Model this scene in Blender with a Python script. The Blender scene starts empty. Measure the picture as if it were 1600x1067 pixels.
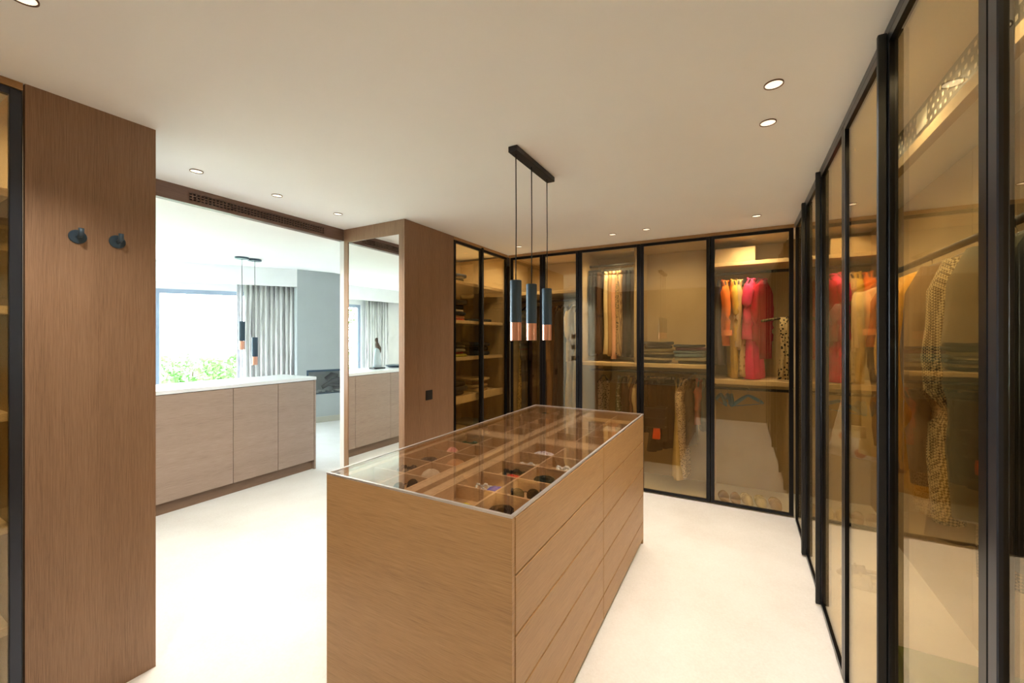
import bpy, bmesh, math, random
from mathutils import Vector, Matrix
random.seed(7)
S = bpy.context.scene
COL = S.collection
# ------------------------------------------------------------------ camera
F = 647.0; TH = math.radians(28.9); CH = 1.5; HY = 528.0
CS, SN = math.cos(TH), math.sin(TH)
cam_d = bpy.data.cameras.new('camera'); cam = bpy.data.objects.new('camera', cam_d); COL.objects.link(cam)
cam.location = (0, 0, CH); cam.rotation_euler = (math.pi/2, 0, TH)
cam_d.sensor_width = 36; cam_d.lens = F/1600*36; cam_d.shift_y = -5.5/1600; cam_d.clip_start = 0.03
S.camera = cam
# ------------------------------------------------------------------ exposure and sky
S.view_settings.view_transform = 'Standard'; S.view_settings.look = 'None'
S.view_settings.gamma = 1; S.view_settings.use_curve_mapping = False
S.view_settings.exposure = 0.32
W = bpy.data.worlds.new('world'); S.world = W; W.use_nodes = True
wn = W.node_tree.nodes; wl = W.node_tree.links
bg = wn['Background']; bg.inputs[1].default_value = 25.0
tc = wn.new('ShaderNodeTexCoord'); sx = wn.new('ShaderNodeSeparateXYZ'); cr = wn.new('ShaderNodeValToRGB')
wl.new(tc.outputs['Generated'], sx.inputs[0]); wl.new(sx.outputs['Z'], cr.inputs[0]); wl.new(cr.outputs[0], bg.inputs[0])
cr.color_ramp.elements[0].position = 0.0; cr.color_ramp.elements[0].color = (0.86, 0.93, 1, 1)
cr.color_ramp.elements[1].position = 0.6; cr.color_ramp.elements[1].color = (0.62, 0.78, 1, 1)
DOWN_W = 62.0; FILL_W = 40.0; WARM = (1.0, 0.925, 0.84); FILLC = (1.0, 0.84, 0.58)

def area(name, loc, sx_, sy_, power, color, rot=(0,0,0), portal=False):
    d = bpy.data.lights.new(name, 'AREA'); d.shape = 'RECTANGLE'; d.size = sx_; d.size_y = sy_
    d.energy = power; d.color = color
    if portal: d.cycles.is_portal = True
    o = bpy.data.objects.new(name, d); o.location = loc; o.rotation_euler = rot; COL.objects.link(o); return o
# ------------------------------------------------------------------ projection helpers (photograph pixel -> place)
def pt(px, py, z):
    zc = F*(z-CH)/(HY-py); xc = (px-800)/F*zc
    return Vector((-zc*SN+xc*CS, zc*CS+xc*SN, z))
def ray(px):
    r = (px-800)/F; return Vector((-SN+r*CS, CS+r*SN))
def ray_line(px, P, d):
    v = ray(px); # t*v = P + s*d
    det = v.x*(-d.y)+d.x*v.y
    s = (v.x*P.y - v.y*P.x)/(-det) if det else 0
    # solve linear 2x2 properly
    M = Matrix(((v.x, -d.x), (v.y, -d.y))); sol = M.inverted() @ Vector((P.x, P.y)); return sol[1]
# ------------------------------------------------------------------ materials
MC = {}
def base_mat(name, color=(.5,.5,.5), rough=.5, metal=0.0, spec=.5):
    m = bpy.data.materials.new(name); m.use_nodes = True
    b = m.node_tree.nodes['Principled BSDF']
    b.inputs['Base Color'].default_value = (*color, 1); b.inputs['Roughness'].default_value = rough
    b.inputs['Metallic'].default_value = metal; b.inputs['Specular IOR Level'].default_value = spec
    return m, m.node_tree.nodes, m.node_tree.links, b
def ramp(n, l, src, stops):
    r = n.new('ShaderNodeValToRGB'); l.new(src, r.inputs[0])
    e = r.color_ramp.elements
    while len(e) < len(stops): e.new(.5)
    for i, (p, c) in enumerate(stops): e[i].position = p; e[i].color = (*c, 1)
    return r
def noise(n, l, scale, mp=(1,1,1), detail=4, rough=.55, coord='Object'):
    t = n.new('ShaderNodeTexCoord'); m = n.new('ShaderNodeMapping'); m.inputs['Scale'].default_value = mp
    x = n.new('ShaderNodeTexNoise'); x.inputs['Scale'].default_value = scale; x.inputs['Detail'].default_value = detail
    x.inputs['Roughness'].default_value = rough
    l.new(t.outputs[coord], m.inputs[0]); l.new(m.outputs[0], x.inputs['Vector']); return x
def bump(n, l, b, src, st=.1, dist=.002):
    u = n.new('ShaderNodeBump'); u.inputs['Strength'].default_value = st; u.inputs['Distance'].default_value = dist
    l.new(src, u.inputs['Height']); l.new(u.outputs[0], b.inputs['Normal'])
def wood(name, c0, c1, c2, mp, rough=.45):
    m, n, l, b = base_mat(name, c1, rough)
    a = noise(n, l, 170, mp, 5, .7); c = noise(n, l, 5, tuple(v*.8 for v in mp), 3, .5)
    mx = n.new('ShaderNodeMix'); mx.data_type = 'FLOAT'; mx.inputs[0].default_value = .25
    l.new(a.outputs['Fac'], mx.inputs[2]); l.new(c.outputs['Fac'], mx.inputs[3])
    r = ramp(n, l, mx.outputs[0], [(.28, c0), (.5, c1), (.72, c2)])
    l.new(r.outputs[0], b.inputs['Base Color']); bump(n, l, b, a.outputs['Fac'], .12, .001)
    return m
oak0, oak1, oak2 = (.15,.082,.044), (.285,.165,.092), (.37,.228,.135)
M_WV = wood('oak_upright', oak0, oak1, oak2, (2.2, 2.2, .05))
M_WH = wood('oak_level', (.235,.12,.042), (.40,.225,.088), (.49,.295,.13), (.05, .05, 2.2))
M_WDARK = wood('oak_dark', (.10,.055,.038), (.17,.098,.068), (.23,.14,.10), (.05,.05,2.2))
M_WIN = wood('oak_inside', (.30,.175,.085), (.50,.32,.17), (.60,.41,.24), (.3,.3,1.5))
M_DRES = wood('oak_dresser', (.22,.15,.11), (.35,.245,.185), (.43,.32,.25), (.05,.05,2.0))
M_LIN = wood('linen_board', (.34,.25,.145), (.46,.35,.21), (.54,.43,.27), (1.2,1.2,.6), .8)
M_SHELF = wood('shelf_board', (.50,.37,.21), (.62,.48,.29), (.70,.56,.36), (.4,.4,1.5), .6)
M_FRAME = base_mat('black_anodised', (.012,.012,.014), .28, .6)[0]
M_FRAME_SHEEN = base_mat('black_anodised_sheen', (.05,.055,.07), .3, .7)[0]  # lighter copy of the black frame, bluish reflected sheen put into its colour
M_BLACK = base_mat('matt_black', (.012,.012,.013), .5)[0]
M_SLATE = base_mat('slate_enamel', (.05,.085,.12), .38, .3)[0]
M_COPPER = base_mat('copper', (.80,.42,.30), .3, .85)[0]
M_ALU = base_mat('brushed_metal', (.72,.68,.66), .35, .8)[0]
M_CHROME = base_mat('chrome', (.8,.8,.8), .15, 1)[0]
M_STONE = base_mat('white_stone', (.86,.86,.86), .3)[0]
M_BLUE = base_mat('blue_plastic', (.03,.22,.55), .4)[0]
def plaster(name, c, v=.03, rough=.85):
    m, n, l, b = base_mat(name, c, rough)
    a = noise(n, l, 3, (1,1,1), 5); r = ramp(n, l, a.outputs['Fac'], [(.3, tuple(k*(1-v) for k in c)), (.7, tuple(min(1,k*(1+v)) for k in c))])
    l.new(r.outputs[0], b.inputs['Base Color'])
    g = noise(n, l, 180, (1,1,1), 2); bump(n, l, b, g.outputs['Fac'], .05, .001); return m
M_WALL = plaster('white_plaster', (.80,.79,.78)); M_CEIL = plaster('ceiling_paint', (.90,.89,.87), .01)
M_GREY = plaster('grey_plaster', (.47,.50,.50)); M_BACKW = plaster('greige_wall', (.42,.34,.22))
def floor_mat():
    m, n, l, b = base_mat('pale_microcement', (.8,.74,.64), .42, 0, .35)
    a = noise(n, l, 1.6, (1,1,1), 8, .6); c = noise(n, l, 90, (1,1,1), 3, .7)
    mx = n.new('ShaderNodeMix'); mx.data_type='FLOAT'; mx.inputs[0].default_value=.35
    l.new(a.outputs['Fac'], mx.inputs[2]); l.new(c.outputs['Fac'], mx.inputs[3])
    r = ramp(n, l, mx.outputs[0], [(.3,(.70,.655,.585)), (.5,(.80,.765,.705)), (.7,(.88,.85,.80))])
    l.new(r.outputs[0], b.inputs['Base Color']); bump(n, l, b, c.outputs['Fac'], .12, .001); return m
M_FLOOR = floor_mat()
def glass(name, tint, refl=.06, gcol=(.95,.92,.85), index=1.5):
    m = bpy.data.materials.new(name); m.use_nodes = True; n = m.node_tree.nodes; l = m.node_tree.links
    n.remove(n['Principled BSDF']); out = n['Material Output']
    t = n.new('ShaderNodeBsdfTransparent'); t.inputs[0].default_value = (*tint, 1)
    g = n.new('ShaderNodeBsdfGlossy'); g.inputs['Roughness'].default_value = 0.0; g.inputs[0].default_value = (*gcol, 1)
    f = n.new('ShaderNodeFresnel'); f.inputs[0].default_value = 1.45
    geo = n.new('ShaderNodeNewGeometry'); neg = n.new('ShaderNodeVectorMath'); neg.operation = 'MULTIPLY'
    # the back faces must mirror like the front ones (thin pane): flip the normal for them
    sc = n.new('ShaderNodeMath'); sc.operation='MULTIPLY_ADD'; sc.inputs[1].default_value=-2; sc.inputs[2].default_value=1
    l.new(geo.outputs['Backfacing'], sc.inputs[0])
    f.inputs[0].default_value = 1.5
    ior = n.new('ShaderNodeMix'); ior.data_type='FLOAT'; ior.inputs[2].default_value=index
    # fresnel node inverts the ior on back faces; feed it the inverse there so both sides agree
    ior.inputs[3].default_value = 1/index
    l.new(geo.outputs['Backfacing'], ior.inputs[0]); l.new(ior.outputs[0], f.inputs[0])
    a = n.new('ShaderNodeMath'); a.operation='ADD'; a.inputs[1].default_value = refl; a.use_clamp = True
    l.new(f.outputs[0], a.inputs[0])
    mx = n.new('ShaderNodeMixShader'); l.new(a.outputs[0], mx.inputs[0]); l.new(t.outputs[0], mx.inputs[1]); l.new(g.outputs[0], mx.inputs[2])
    l.new(mx.outputs[0], out.inputs[0]); return m
M_GLASS = glass('bronze_glass', (.95,.89,.74), .0, (1,.92,.76), 1.92)
M_GTOP = glass('bronze_top_glass', (.96,.93,.89), .0, (.97,.96,.93), 1.75)
M_CLEAR = glass('clear_glass', (.98,.99,.99), 0.0)
mm, n_, l_, b_ = base_mat('mirror_silver', (.86,.87,.84), .01, 1); M_MIRROR = mm
def emis(name, c, s):
    m = bpy.data.materials.new(name); m.use_nodes = True; b = m.node_tree.nodes['Principled BSDF']
    b.inputs['Base Color'].default_value=(*c,1); b.inputs['Emission Color'].default_value=(*c,1); b.inputs['Emission Strength'].default_value=s; return m
M_LAMP = emis('lamp_face', (1,.88,.66), 1.0)
def fabric(c, pat=None, c2=(.02,.015,.01), scale=40, rough=.9):
    key = (c, pat, c2, scale)
    if key in MC: return MC[key]
    m, n, l, b = base_mat('fabric', c, rough, 0, .2); pass
    if pat in ('spots', 'floral'):
        t = n.new('ShaderNodeTexCoord'); v = n.new('ShaderNodeTexVoronoi'); v.inputs['Scale'].default_value = scale
        l.new(t.outputs['Object'], v.inputs['Vector'])
        r = ramp(n, l, v.outputs['Distance'], [(.30, c2), (.42, c)]); l.new(r.outputs[0], b.inputs['Base Color'])
    elif pat == 'check':
        t = n.new('ShaderNodeTexCoord'); v = n.new('ShaderNodeTexChecker'); v.inputs['Scale'].default_value = scale
        mp = n.new('ShaderNodeMapping'); mp.inputs['Rotation'].default_value = (.2,.75,.1)
        v.inputs[1].default_value=(*c,1); v.inputs[2].default_value=(*c2,1)
        l.new(t.outputs['Object'], mp.inputs[0]); l.new(mp.outputs[0], v.inputs['Vector']); l.new(v.outputs[0], b.inputs['Base Color'])
    elif pat == 'stripe':
        a = noise(n, l, scale, (1,1,.03), 4, .6); r = ramp(n, l, a.outputs['Fac'], [(.40, c2), (.50, c)]); l.new(r.outputs[0], b.inputs['Base Color'])
    elif pat == 'streak':
        a = noise(n, l, scale, (1,1,.045), 5, .6); r = ramp(n, l, a.outputs['Fac'], [(.30, c2), (.40, tuple((p+q)/2 for p,q in zip(c,c2))), (.48, c)]); l.new(r.outputs[0], b.inputs['Base Color'])
    else:
        a = noise(n, l, 14, (1,1,.6), 4); r = ramp(n, l, a.outputs['Fac'], [(.3, tuple(k*.82 for k in c)), (.7, tuple(min(1,k*1.12) for k in c))]); l.new(r.outputs[0], b.inputs['Base Color'])
    g = noise(n, l, 300, (1,1,1), 2); bump(n, l, b, g.outputs['Fac'], .2, .001)
    MC[key] = m; return m
# ------------------------------------------------------------------ object helpers
def empty(name, loc, label=None, cat=None, group=None, rz=0):
    o = bpy.data.objects.new(name, None); o.empty_display_size = .05; COL.objects.link(o)
    o.location = loc; o.rotation_euler = (0,0,rz); tag(o, label, cat, group); return o
def tag(o, label=None, cat=None, group=None, kind=None):
    if label: o['label'] = label
    if cat: o['category'] = cat
    if group: o['group'] = group
    if kind: o['kind'] = kind
    return o
def link(name, me, mat, parent=None, loc=(0,0,0), rot=(0,0,0)):
    o = bpy.data.objects.new(name, me); COL.objects.link(o)
    if mat and not me.materials: me.materials.append(mat)
    o.location = loc; o.rotation_euler = rot
    if parent: o.parent = parent
    return o
def world_loc(p):
    v = Vector(p.location); q = p.parent
    while q: v = v + Vector(q.location); q = q.parent
    return v
def box(name, x0, x1, y0, y1, z0, z1, mat, parent=None, bevel=0.0):
    """box given in place coordinates (parents carry no rotation)"""
    if x0 > x1: x0, x1 = x1, x0
    if y0 > y1: y0, y1 = y1, y0
    bm = bmesh.new(); bmesh.ops.create_cube(bm, size=1)
    bmesh.ops.scale(bm, vec=(x1-x0, y1-y0, z1-z0), verts=bm.verts)
    if bevel: bmesh.ops.bevel(bm, geom=bm.edges[:], offset=bevel, segments=1, affect='EDGES')
    me = bpy.data.meshes.new(name); bm.to_mesh(me); bm.free()
    c = Vector(((x0+x1)/2, (y0+y1)/2, (z0+z1)/2))
    if parent: c -= world_loc(parent)
    return link(name, me, mat, parent, c)
def boxes(name, lst, mat, parent=None):
    bm = bmesh.new(); off = world_loc(parent) if parent else Vector((0,0,0))
    for (x0,x1,y0,y1,z0,z1) in lst:
        r = bmesh.ops.create_cube(bm, size=1)
        bmesh.ops.scale(bm, vec=(abs(x1-x0), abs(y1-y0), abs(z1-z0)), verts=r['verts'])
        bmesh.ops.translate(bm, vec=Vector(((x0+x1)/2,(y0+y1)/2,(z0+z1)/2))-off, verts=r['verts'])
    me = bpy.data.meshes.new(name); bm.to_mesh(me); bm.free(); return link(name, me, mat, parent)
def struct(o): o['kind'] = 'structure'; return o
def obox(name, P, d, s0, s1, o0, o1, z0, z1, mat, parent=None):
    """box along a line: from P along unit d, s = distance along, o = offset to the left of d"""
    nrm = Vector((-d.y, d.x)); c = P + d*((s0+s1)/2) + nrm*((o0+o1)/2)
    bm = bmesh.new(); bmesh.ops.create_cube(bm, size=1)
    bmesh.ops.scale(bm, vec=(abs(s1-s0), abs(o1-o0), z1-z0), verts=bm.verts)
    me = bpy.data.meshes.new(name); bm.to_mesh(me); bm.free()
    loc = Vector((c.x, c.y, (z0+z1)/2))
    if parent: loc -= world_loc(parent)
    return link(name, me, mat, parent, loc, (0,0,math.atan2(d.y, d.x)))
def smooth(me):
    for p in me.polygons: p.use_smooth = True
def rings_mesh(name, rings, cap0=True, cap1=True):
    bm = bmesh.new(); prev = None; first = None
    for rg in rings:
        vs = [bm.verts.new(v) for v in rg]
        if prev:
            k = len(vs)
            for i in range(k): bm.faces.new((prev[i], prev[(i+1)%k], vs[(i+1)%k], vs[i]))
        else: first = vs
        prev = vs
    if cap0: bm.faces.new(list(reversed(first)))
    if cap1: bm.faces.new(prev)
    bmesh.ops.recalc_face_normals(bm, faces=bm.faces[:])
    me = bpy.data.meshes.new(name); bm.to_mesh(me); bm.free(); smooth(me); return me
def tube_rings(pts, rad, N=8):
    pts = [Vector(p) for p in pts]; out = []
    if not hasattr(rad, '__len__'): rad = [rad]*len(pts)
    ref = Vector((0,0,1))
    for i, p in enumerate(pts):
        t = (pts[min(i+1,len(pts)-1)] - pts[max(i-1,0)]).normalized()
        a = t.cross(ref)
        if a.length < .05: a = t.cross(Vector((1,0.2,0)))
        a.normalize(); b = t.cross(a).normalized()
        out.append([p + (a*math.cos(2*math.pi*k/N) + b*math.sin(2*math.pi*k/N))*rad[i] for k in range(N)])
    return out
def tube(name, pts, rad, mat, parent=None, loc=(0,0,0), N=8, rot=(0,0,0)):
    return link(name, rings_mesh(name, tube_rings(pts, rad, N)), mat, parent, loc, rot)
def join_meshes(name, ms):
    bm = bmesh.new()
    for m in ms: bm.from_mesh(m)
    me = bpy.data.meshes.new(name); bm.to_mesh(me); bm.free(); smooth(me); return me
def lathe(name, prof, mat, parent=None, loc=(0,0,0), N=28, cap=True):
    rg = [[Vector((r*math.cos(2*math.pi*k/N), r*math.sin(2*math.pi*k/N), z)) for k in range(N)] for r, z in prof]
    me = rings_mesh(name, rg, cap, cap)
    if hasattr(me, 'shade_auto_smooth'): pass
    o = link(name, me, mat, parent, loc)
    es = o.modifiers.new('edges', 'EDGE_SPLIT'); es.split_angle = math.radians(35)
    return o
# ================================================================== SETTING
HC = 2.45; XL = -2.34; XR = .39; YB = 4.15; XH = -3.05
struct(box('floor', -8.6, 1.1, -3.5, 6.9, -.12, 0, M_FLOOR))
struct(box('ceiling', -3.10, 1.10, -.30, 4.90, HC, HC+.12, M_CEIL))
struct(box('ceiling_bedroom_low', -4.66, -3.10, -3.4, 6.45, 2.35, 2.95, M_CEIL))
struct(box('ceiling_bedroom_high', -8.6, -4.66, -3.5, 6.9, 2.68, 2.80, M_CEIL))
struct(box('wall_right', 1.02, 1.10, -.3, 4.88, 0, HC, M_BACKW))
struct(box('wall_far', -3.05, 1.02, 4.80, 4.88, 0, HC, M_BACKW))
struct(box('wall_near', -3.05, 1.02, -.30, -.22, 0, HC, M_BACKW))
struct(box('wall_corridor_near', -3.10, -3.05, -3.4, .87, 0, HC, M_WALL))
struct(box('wall_corridor_far', -3.10, -3.05, 2.47, 6.45, 0, HC, M_WALL))
struct(box('wall_bedroom_near', -8.2, -3.05, -3.5, -3.4, 0, 2.68, plaster('cream_plaster', (.80,.72,.58))))
struct(box('wall_bedroom_far', -6.5, -3.05, 6.45, 6.55, 0, 2.68, M_WALL))
# partition with the oak panel
part = struct(box('wall_left', -3.05, XL-.025, .475, .855, 0, HC, M_WALL))
struct(box('wood_panel', XL-.025, XL, .475, .87, .0, HC, M_WV, None)).name = 'trim_1'
struct(box('trim_2', -3.05, XL-.025, .855, .87, 0, HC, plaster('daylit_plaster', (.62,.66,.68))))  # pale plaster end face, cool daylight put into its colour
# header with its air grille
hd = struct(boxes('trim_3', [(-3.10,-3.05,.87,1.06,2.35,HC), (-3.10,-3.05,2.28,2.47,2.35,HC), (-3.10,-3.05,1.06,2.28,2.35,2.368), (-3.10,-3.05,1.06,2.28,2.425,HC)], M_WDARK))
gy0, gy1 = 1.30, 2.28
struct(box('trim_4', -3.10, -3.05, 1.06, gy0, 2.368, 2.425, M_WDARK))
vg = empty('air_grille', (-3.07, (gy0+gy1)/2, 2.368), 'long dark oak air grille with rows of slots in the header over the opening', 'air grille')
box('backing', -3.10, -3.09, gy0, gy1, 2.368, 2.425, M_BLACK, vg)
bars = []
for k in range(4):
    z = 2.368 + k*(.057-.006)/3; bars.append((-3.066, -3.052, gy0, gy1, z, z+.006))
nb = 44
for k in range(nb+1):
    y = gy0 + (gy1-gy0-.007)*k/nb; bars.append((-3.066, -3.052, y, y+.007, 2.368, 2.425))
tag(boxes('slot_bars', bars, M_WDARK, vg), kind='stuff')
# mirror pier
pier = empty('mirror_pier', (-2.7, 2.8, 0), 'oak clad pier with a tall mirror on its near face beside the opening', 'pier')
box('core', -3.05, XL-.022, 2.50, 3.10, 0, HC-.001, M_WALL, pier)
box('side_panel', XL-.022, XL, 2.47, 3.115, 0, HC-.001, M_WV, pier, .001)
box('mirror_frame', -2.40, XL-.023, 2.47, 2.499, 0, HC-.001, M_WV, pier)
box('mirror_frame', -3.049, -3.00, 2.47, 2.499, 0, HC-.001, M_WV, pier)
box('mirror_frame', -3.00, -2.40, 2.47, 2.499, 2.335, HC-.001, M_WV, pier)
box('mirror_glass', -3.00, -2.40, 2.476, 2.499, .012, 2.335, M_MIRROR, pier)
def frame4(lst, a0,a1,b0,b1): pass
sw = empty('light_switch', (XL, 2.86, 1.16), 'square black light switch on the oak side of the mirror pier', 'light switch')
p = pt(670, 617, 1.2)
yS = -XL*(CS+(670-800)/F*SN)/(SN-(670-800)/F*CS)
zS = CH + (HY-617)/F*(yS*CS - XL*SN)
sw.location = (XL, yS, zS)
box('plate', XL, XL+.008, yS-.041, yS+.041, zS-.041, zS+.041, M_BLACK, sw, .002)
box('rocker', XL+.008, XL+.012, yS-.03, yS+.03, zS-.03, zS+.03, M_BLACK, sw, .002)
for i, z in enumerate((1.53, 1.33, 1.12)):
    s2 = empty('light_switch', (-2.78, .87, z), ['uppermost','middle','lowest'][i]+' of three dark switches on the end face of the near partition', 'light switch')
    box('plate', -2.82, -2.74, .87, .878, z-.04, z+.04, M_BLACK, s2, .002); box('rocker', -2.81, -2.75, .878, .882, z-.03, z+.03, M_BLACK, s2)
# wall hooks
for px, py, lab in ((121, 370, 'round slate blue wall hook with short peg, nearer the dark cabinet frame'), (183, 378, 'round slate blue wall hook with short peg, nearer the opening')):
    r = (px-800)/F; y = -XL*(CS+r*SN)/(SN-r*CS); z = CH+(HY-py)/F*(y*CS-XL*SN)
    h = empty('wall_hook', (XL, y, z), lab, 'hook', 'hooks on the oak panel')
    d = lathe('disc', [(.0005,0),(.026,0),(.028,.003),(.026,.007),(.0005,.008)], M_SLATE, h); d.rotation_euler = (0, math.pi/2, 0)
    tube('peg', [(.006,0,0),(.028,0,0),(.040,0,.004),(.043,0,.030)], [.007,.008,.009,.009], M_SLATE, h)
# ---------------------------------------------------------------- bedroom window wall
P2 = Vector((-7.79, 2.91)); P1 = Vector((-6.68, 4.45)); dB = (P1-P2).normalized(); LB = (P1-P2).length
P2e = P2 - dB*.35; LBe = LB+.35
PA = Vector((-7.50, -3.4)); dA = (P2e-PA).normalized(); LA = (P2e-PA).length
struct(obox('wall_window_bulkhead', P2e, dB, -.05, LBe, 0, .06, 2.38, 2.68, M_WALL))
struct(obox('wall_window_bulkhead_side', PA, dA, 0, LA, 0, .06, 2.38, 2.68, M_WALL))
def window(nm, P, d, s0, s1, L, z0, z1, label, ext0=0, ext1=0):
    o0, o1 = .34, .44
    struct(obox('wall_%s_pier' % nm, P, d, -ext0, s0, o0, o1, 0, 2.68, M_WALL))
    struct(obox('wall_%s_end' % nm, P, d, s1, L+ext1, o0, o1, 0, 2.68, M_WALL))
    struct(obox('wall_%s_top' % nm, P, d, s0, s1, o0, o1, z1, 2.68, M_WALL))
    struct(obox('wall_%s_sill' % nm, P, d, s0, s1, o0, o1, 0, z0, M_WALL))
    nrm = Vector((-d.y, d.x)); c = P+d*((s0+s1)/2)+nrm*.39
    w = empty(nm, (c.x, c.y, z0)); struct(w)
    fm = base_mat('window_frame_grey', (.30,.36,.46), .45)[0]; t = .07
    obox('window_frame', P, d, s0, s0+t, .36, .42, z0, z1, fm, w); obox('window_frame', P, d, s1-t, s1, .36, .42, z0, z1, fm, w)
    obox('window_frame', P, d, s0+t, s1-t, .36, .42, z1-t, z1, fm, w); obox('window_frame', P, d, s0+t, s1-t, .36, .42, z0, z0+t, fm, w)
    obox('window_pane', P, d, s0+t, s1-t, .386, .394, z0+t, z1-t, M_CLEAR, w)
    a = area('sky_portal', (c.x+nrm.x*.08, c.y+nrm.y*.08, (z0+z1)/2), s1-s0, z1-z0, 1, (1,1,1), portal=True)
    a.rotation_euler = (-nrm.to_3d()).to_track_quat('-Z', 'Z').to_euler()
    ax = a.rotation_euler.to_matrix() @ Vector((1,0,0))
    if abs(ax.z) > .5: a.data.size, a.data.size_y = a.data.size_y, a.data.size
nB = Vector((-dB.y, dB.x))
sW0 = ray_line(243, P2e+nB*.36, dB); sW1 = LBe-.12
window('window_1', P2e, dB, max(.04, sW0-.02), sW1, LBe, .12, 2.29, '')
sA1 = (1.75-PA.y)/dA.y; sA0 = (-1.95-PA.y)/dA.y
window('window_2', PA, dA, sA0, sA1, LA, .12, 2.29, '', 0, .18)
def curtain(P, d, s0, s1, off, z0, z1, mat, label, per=.075, amp=.035):
    nrm = Vector((-d.y, d.x)); bm = bmesh.new(); n = int((s1-s0)/per*8); cols = []
    ph = random.random()*6
    for i in range(n+1):
        s = s0+(s1-s0)*i/n; w = math.sin(2*math.pi*(s-s0)/per+ph)+.35*math.sin(2*math.pi*(s-s0)/per*.37+1)
        a = []
        for z, k in ((z1, .7), ((z0+z1)/2, 1.0), (z0, 1.15)):
            q = P+d*s+nrm*(off+amp*k*w); a.append(bm.verts.new((q.x, q.y, z)))
        cols.append(a)
    for i in range(n):
        for j in range(2): bm.faces.new((cols[i][j], cols[i+1][j], cols[i+1][j+1], cols[i][j+1]))
    me = bpy.data.meshes.new('curtain'); bm.to_mesh(me); bm.free(); smooth(me)
    o = link('curtain', me, mat); sd = o.modifiers.new('thick', 'SOLIDIFY'); sd.thickness = .004
    return tag(o, label, 'curtain')
CURT = fabric((.78,.76,.74), 'streak', (.16,.15,.15), 26)
c0 = ray_line(381, P2e+nB*.2, dB); c1 = ray_line(464, P2e+nB*.2, dB)
curtain(P2e, dB, c0, c1-.01, .2, .02, 2.44, CURT, 'grey and white streaked curtain between the big window and grey fireplace wall')
s0_ = (-2.68-PA.y)/dA.y; s1_ = (-1.98-PA.y)/dA.y
curtain(PA, dA, s0_, s1_, .2, .02, 2.44, CURT, 'grey and white streaked curtain seen in the tall mirror')
SHEER = fabric((.86,.84,.90)); c2 = ray_line(370, P2e+nB*.2, dB)
curtain(P2e, dB, c2, c0-.01, .2, .02, 2.40, SHEER, 'narrow plain pale voile curtain at the window edge', .06, .02)
# grey fireplace wall
G0 = P1.copy(); dG = (pt(533,656,0).to_2d()-pt(494,661,0).to_2d()).normalized(); dG = Vector((.35,.937)).normalized()
sF0 = ray_line(479, G0, dG); sF1 = sF0+1.05; LG = 2.2; zf0, zf1 = .50, .935
struct(obox('wall_fireplace', G0, dG, 0, sF0, 0, .5, 0, 2.68, M_GREY)); struct(obox('wall_fireplace_end', G0, dG, sF1, LG, 0, .5, 0, 2.68, M_GREY))
struct(obox('wall_fireplace_top', G0, dG, sF0, sF1, 0, .5, zf1, 2.68, M_GREY)); struct(obox('wall_fireplace_base', G0, dG, sF0, sF1, 0, .5, 0, zf0, M_GREY))
struct(obox('baseboard_fireplace', G0, dG, 0, LG, -.015, 0, 0, .10, plaster('beige_board', (.55,.52,.44))))
nG = Vector((-dG.y, dG.x)); fc = G0+dG*((sF0+sF1)/2)+nG*.2
fp = empty('fireplace', (fc.x, fc.y, zf0), 'built-in glass fronted fireplace with dark rim in the grey wall', 'fireplace')
obox('firebox', G0, dG, sF0, sF1, .40, .42, zf0, zf1, M_GREY, fp)
for (a,b,c,d) in ((sF0,sF1,zf1-.035,zf1), (sF0,sF1,zf0,zf0+.012), (sF0,sF0+.03,zf0+.012,zf1-.035), (sF1-.03,sF1,zf0+.012,zf1-.035)):
    obox('rim', G0, dG, a, b, .0, .40, c, d, M_SLATE, fp)
obox('glass_pane', G0, dG, sF0+.03, sF1-.03, .03, .036, zf0+.012, zf1-.035, M_CLEAR, fp)
pm = plaster('pale_pebbles', (.6,.64,.64), .2); bk = plaster('charred_log', (.035,.04,.045), .4)
for k in range(26):
    s = sF0+.08+(sF1-sF0-.16)*random.random(); o_ = .08+.28*random.random(); q = G0+dG*s+nG*o_
    r = .02+.02*random.random(); lathe('pebble', [(.001,-r*.5),(r*.8,-r*.3),(r,0),(r*.7,r*.4),(.001,r*.55)], pm, fp, (q.x-fc.x, q.y-fc.y, .012+r*.5), 8)
for (s, z, l, a) in ((.30,.10,.34,.4), (.38,.16,.3,-.3), (.45,.2,.26,.1), (.36,.25,.22,.5), (.50,.09,.3,-.1)):
    q0 = G0+dG*(sF0+s)+nG*.16; q1 = q0+dG*l
    tube('log', [(q0.x-fc.x,q0.y-fc.y,z), ((q0.x+q1.x)/2-fc.x,(q0.y+q1.y)/2-fc.y,z+l*a*.5+.02), (q1.x-fc.x,q1.y-fc.y,z+l*a*.5)], [.035,.045,.03], bk, fp)
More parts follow.
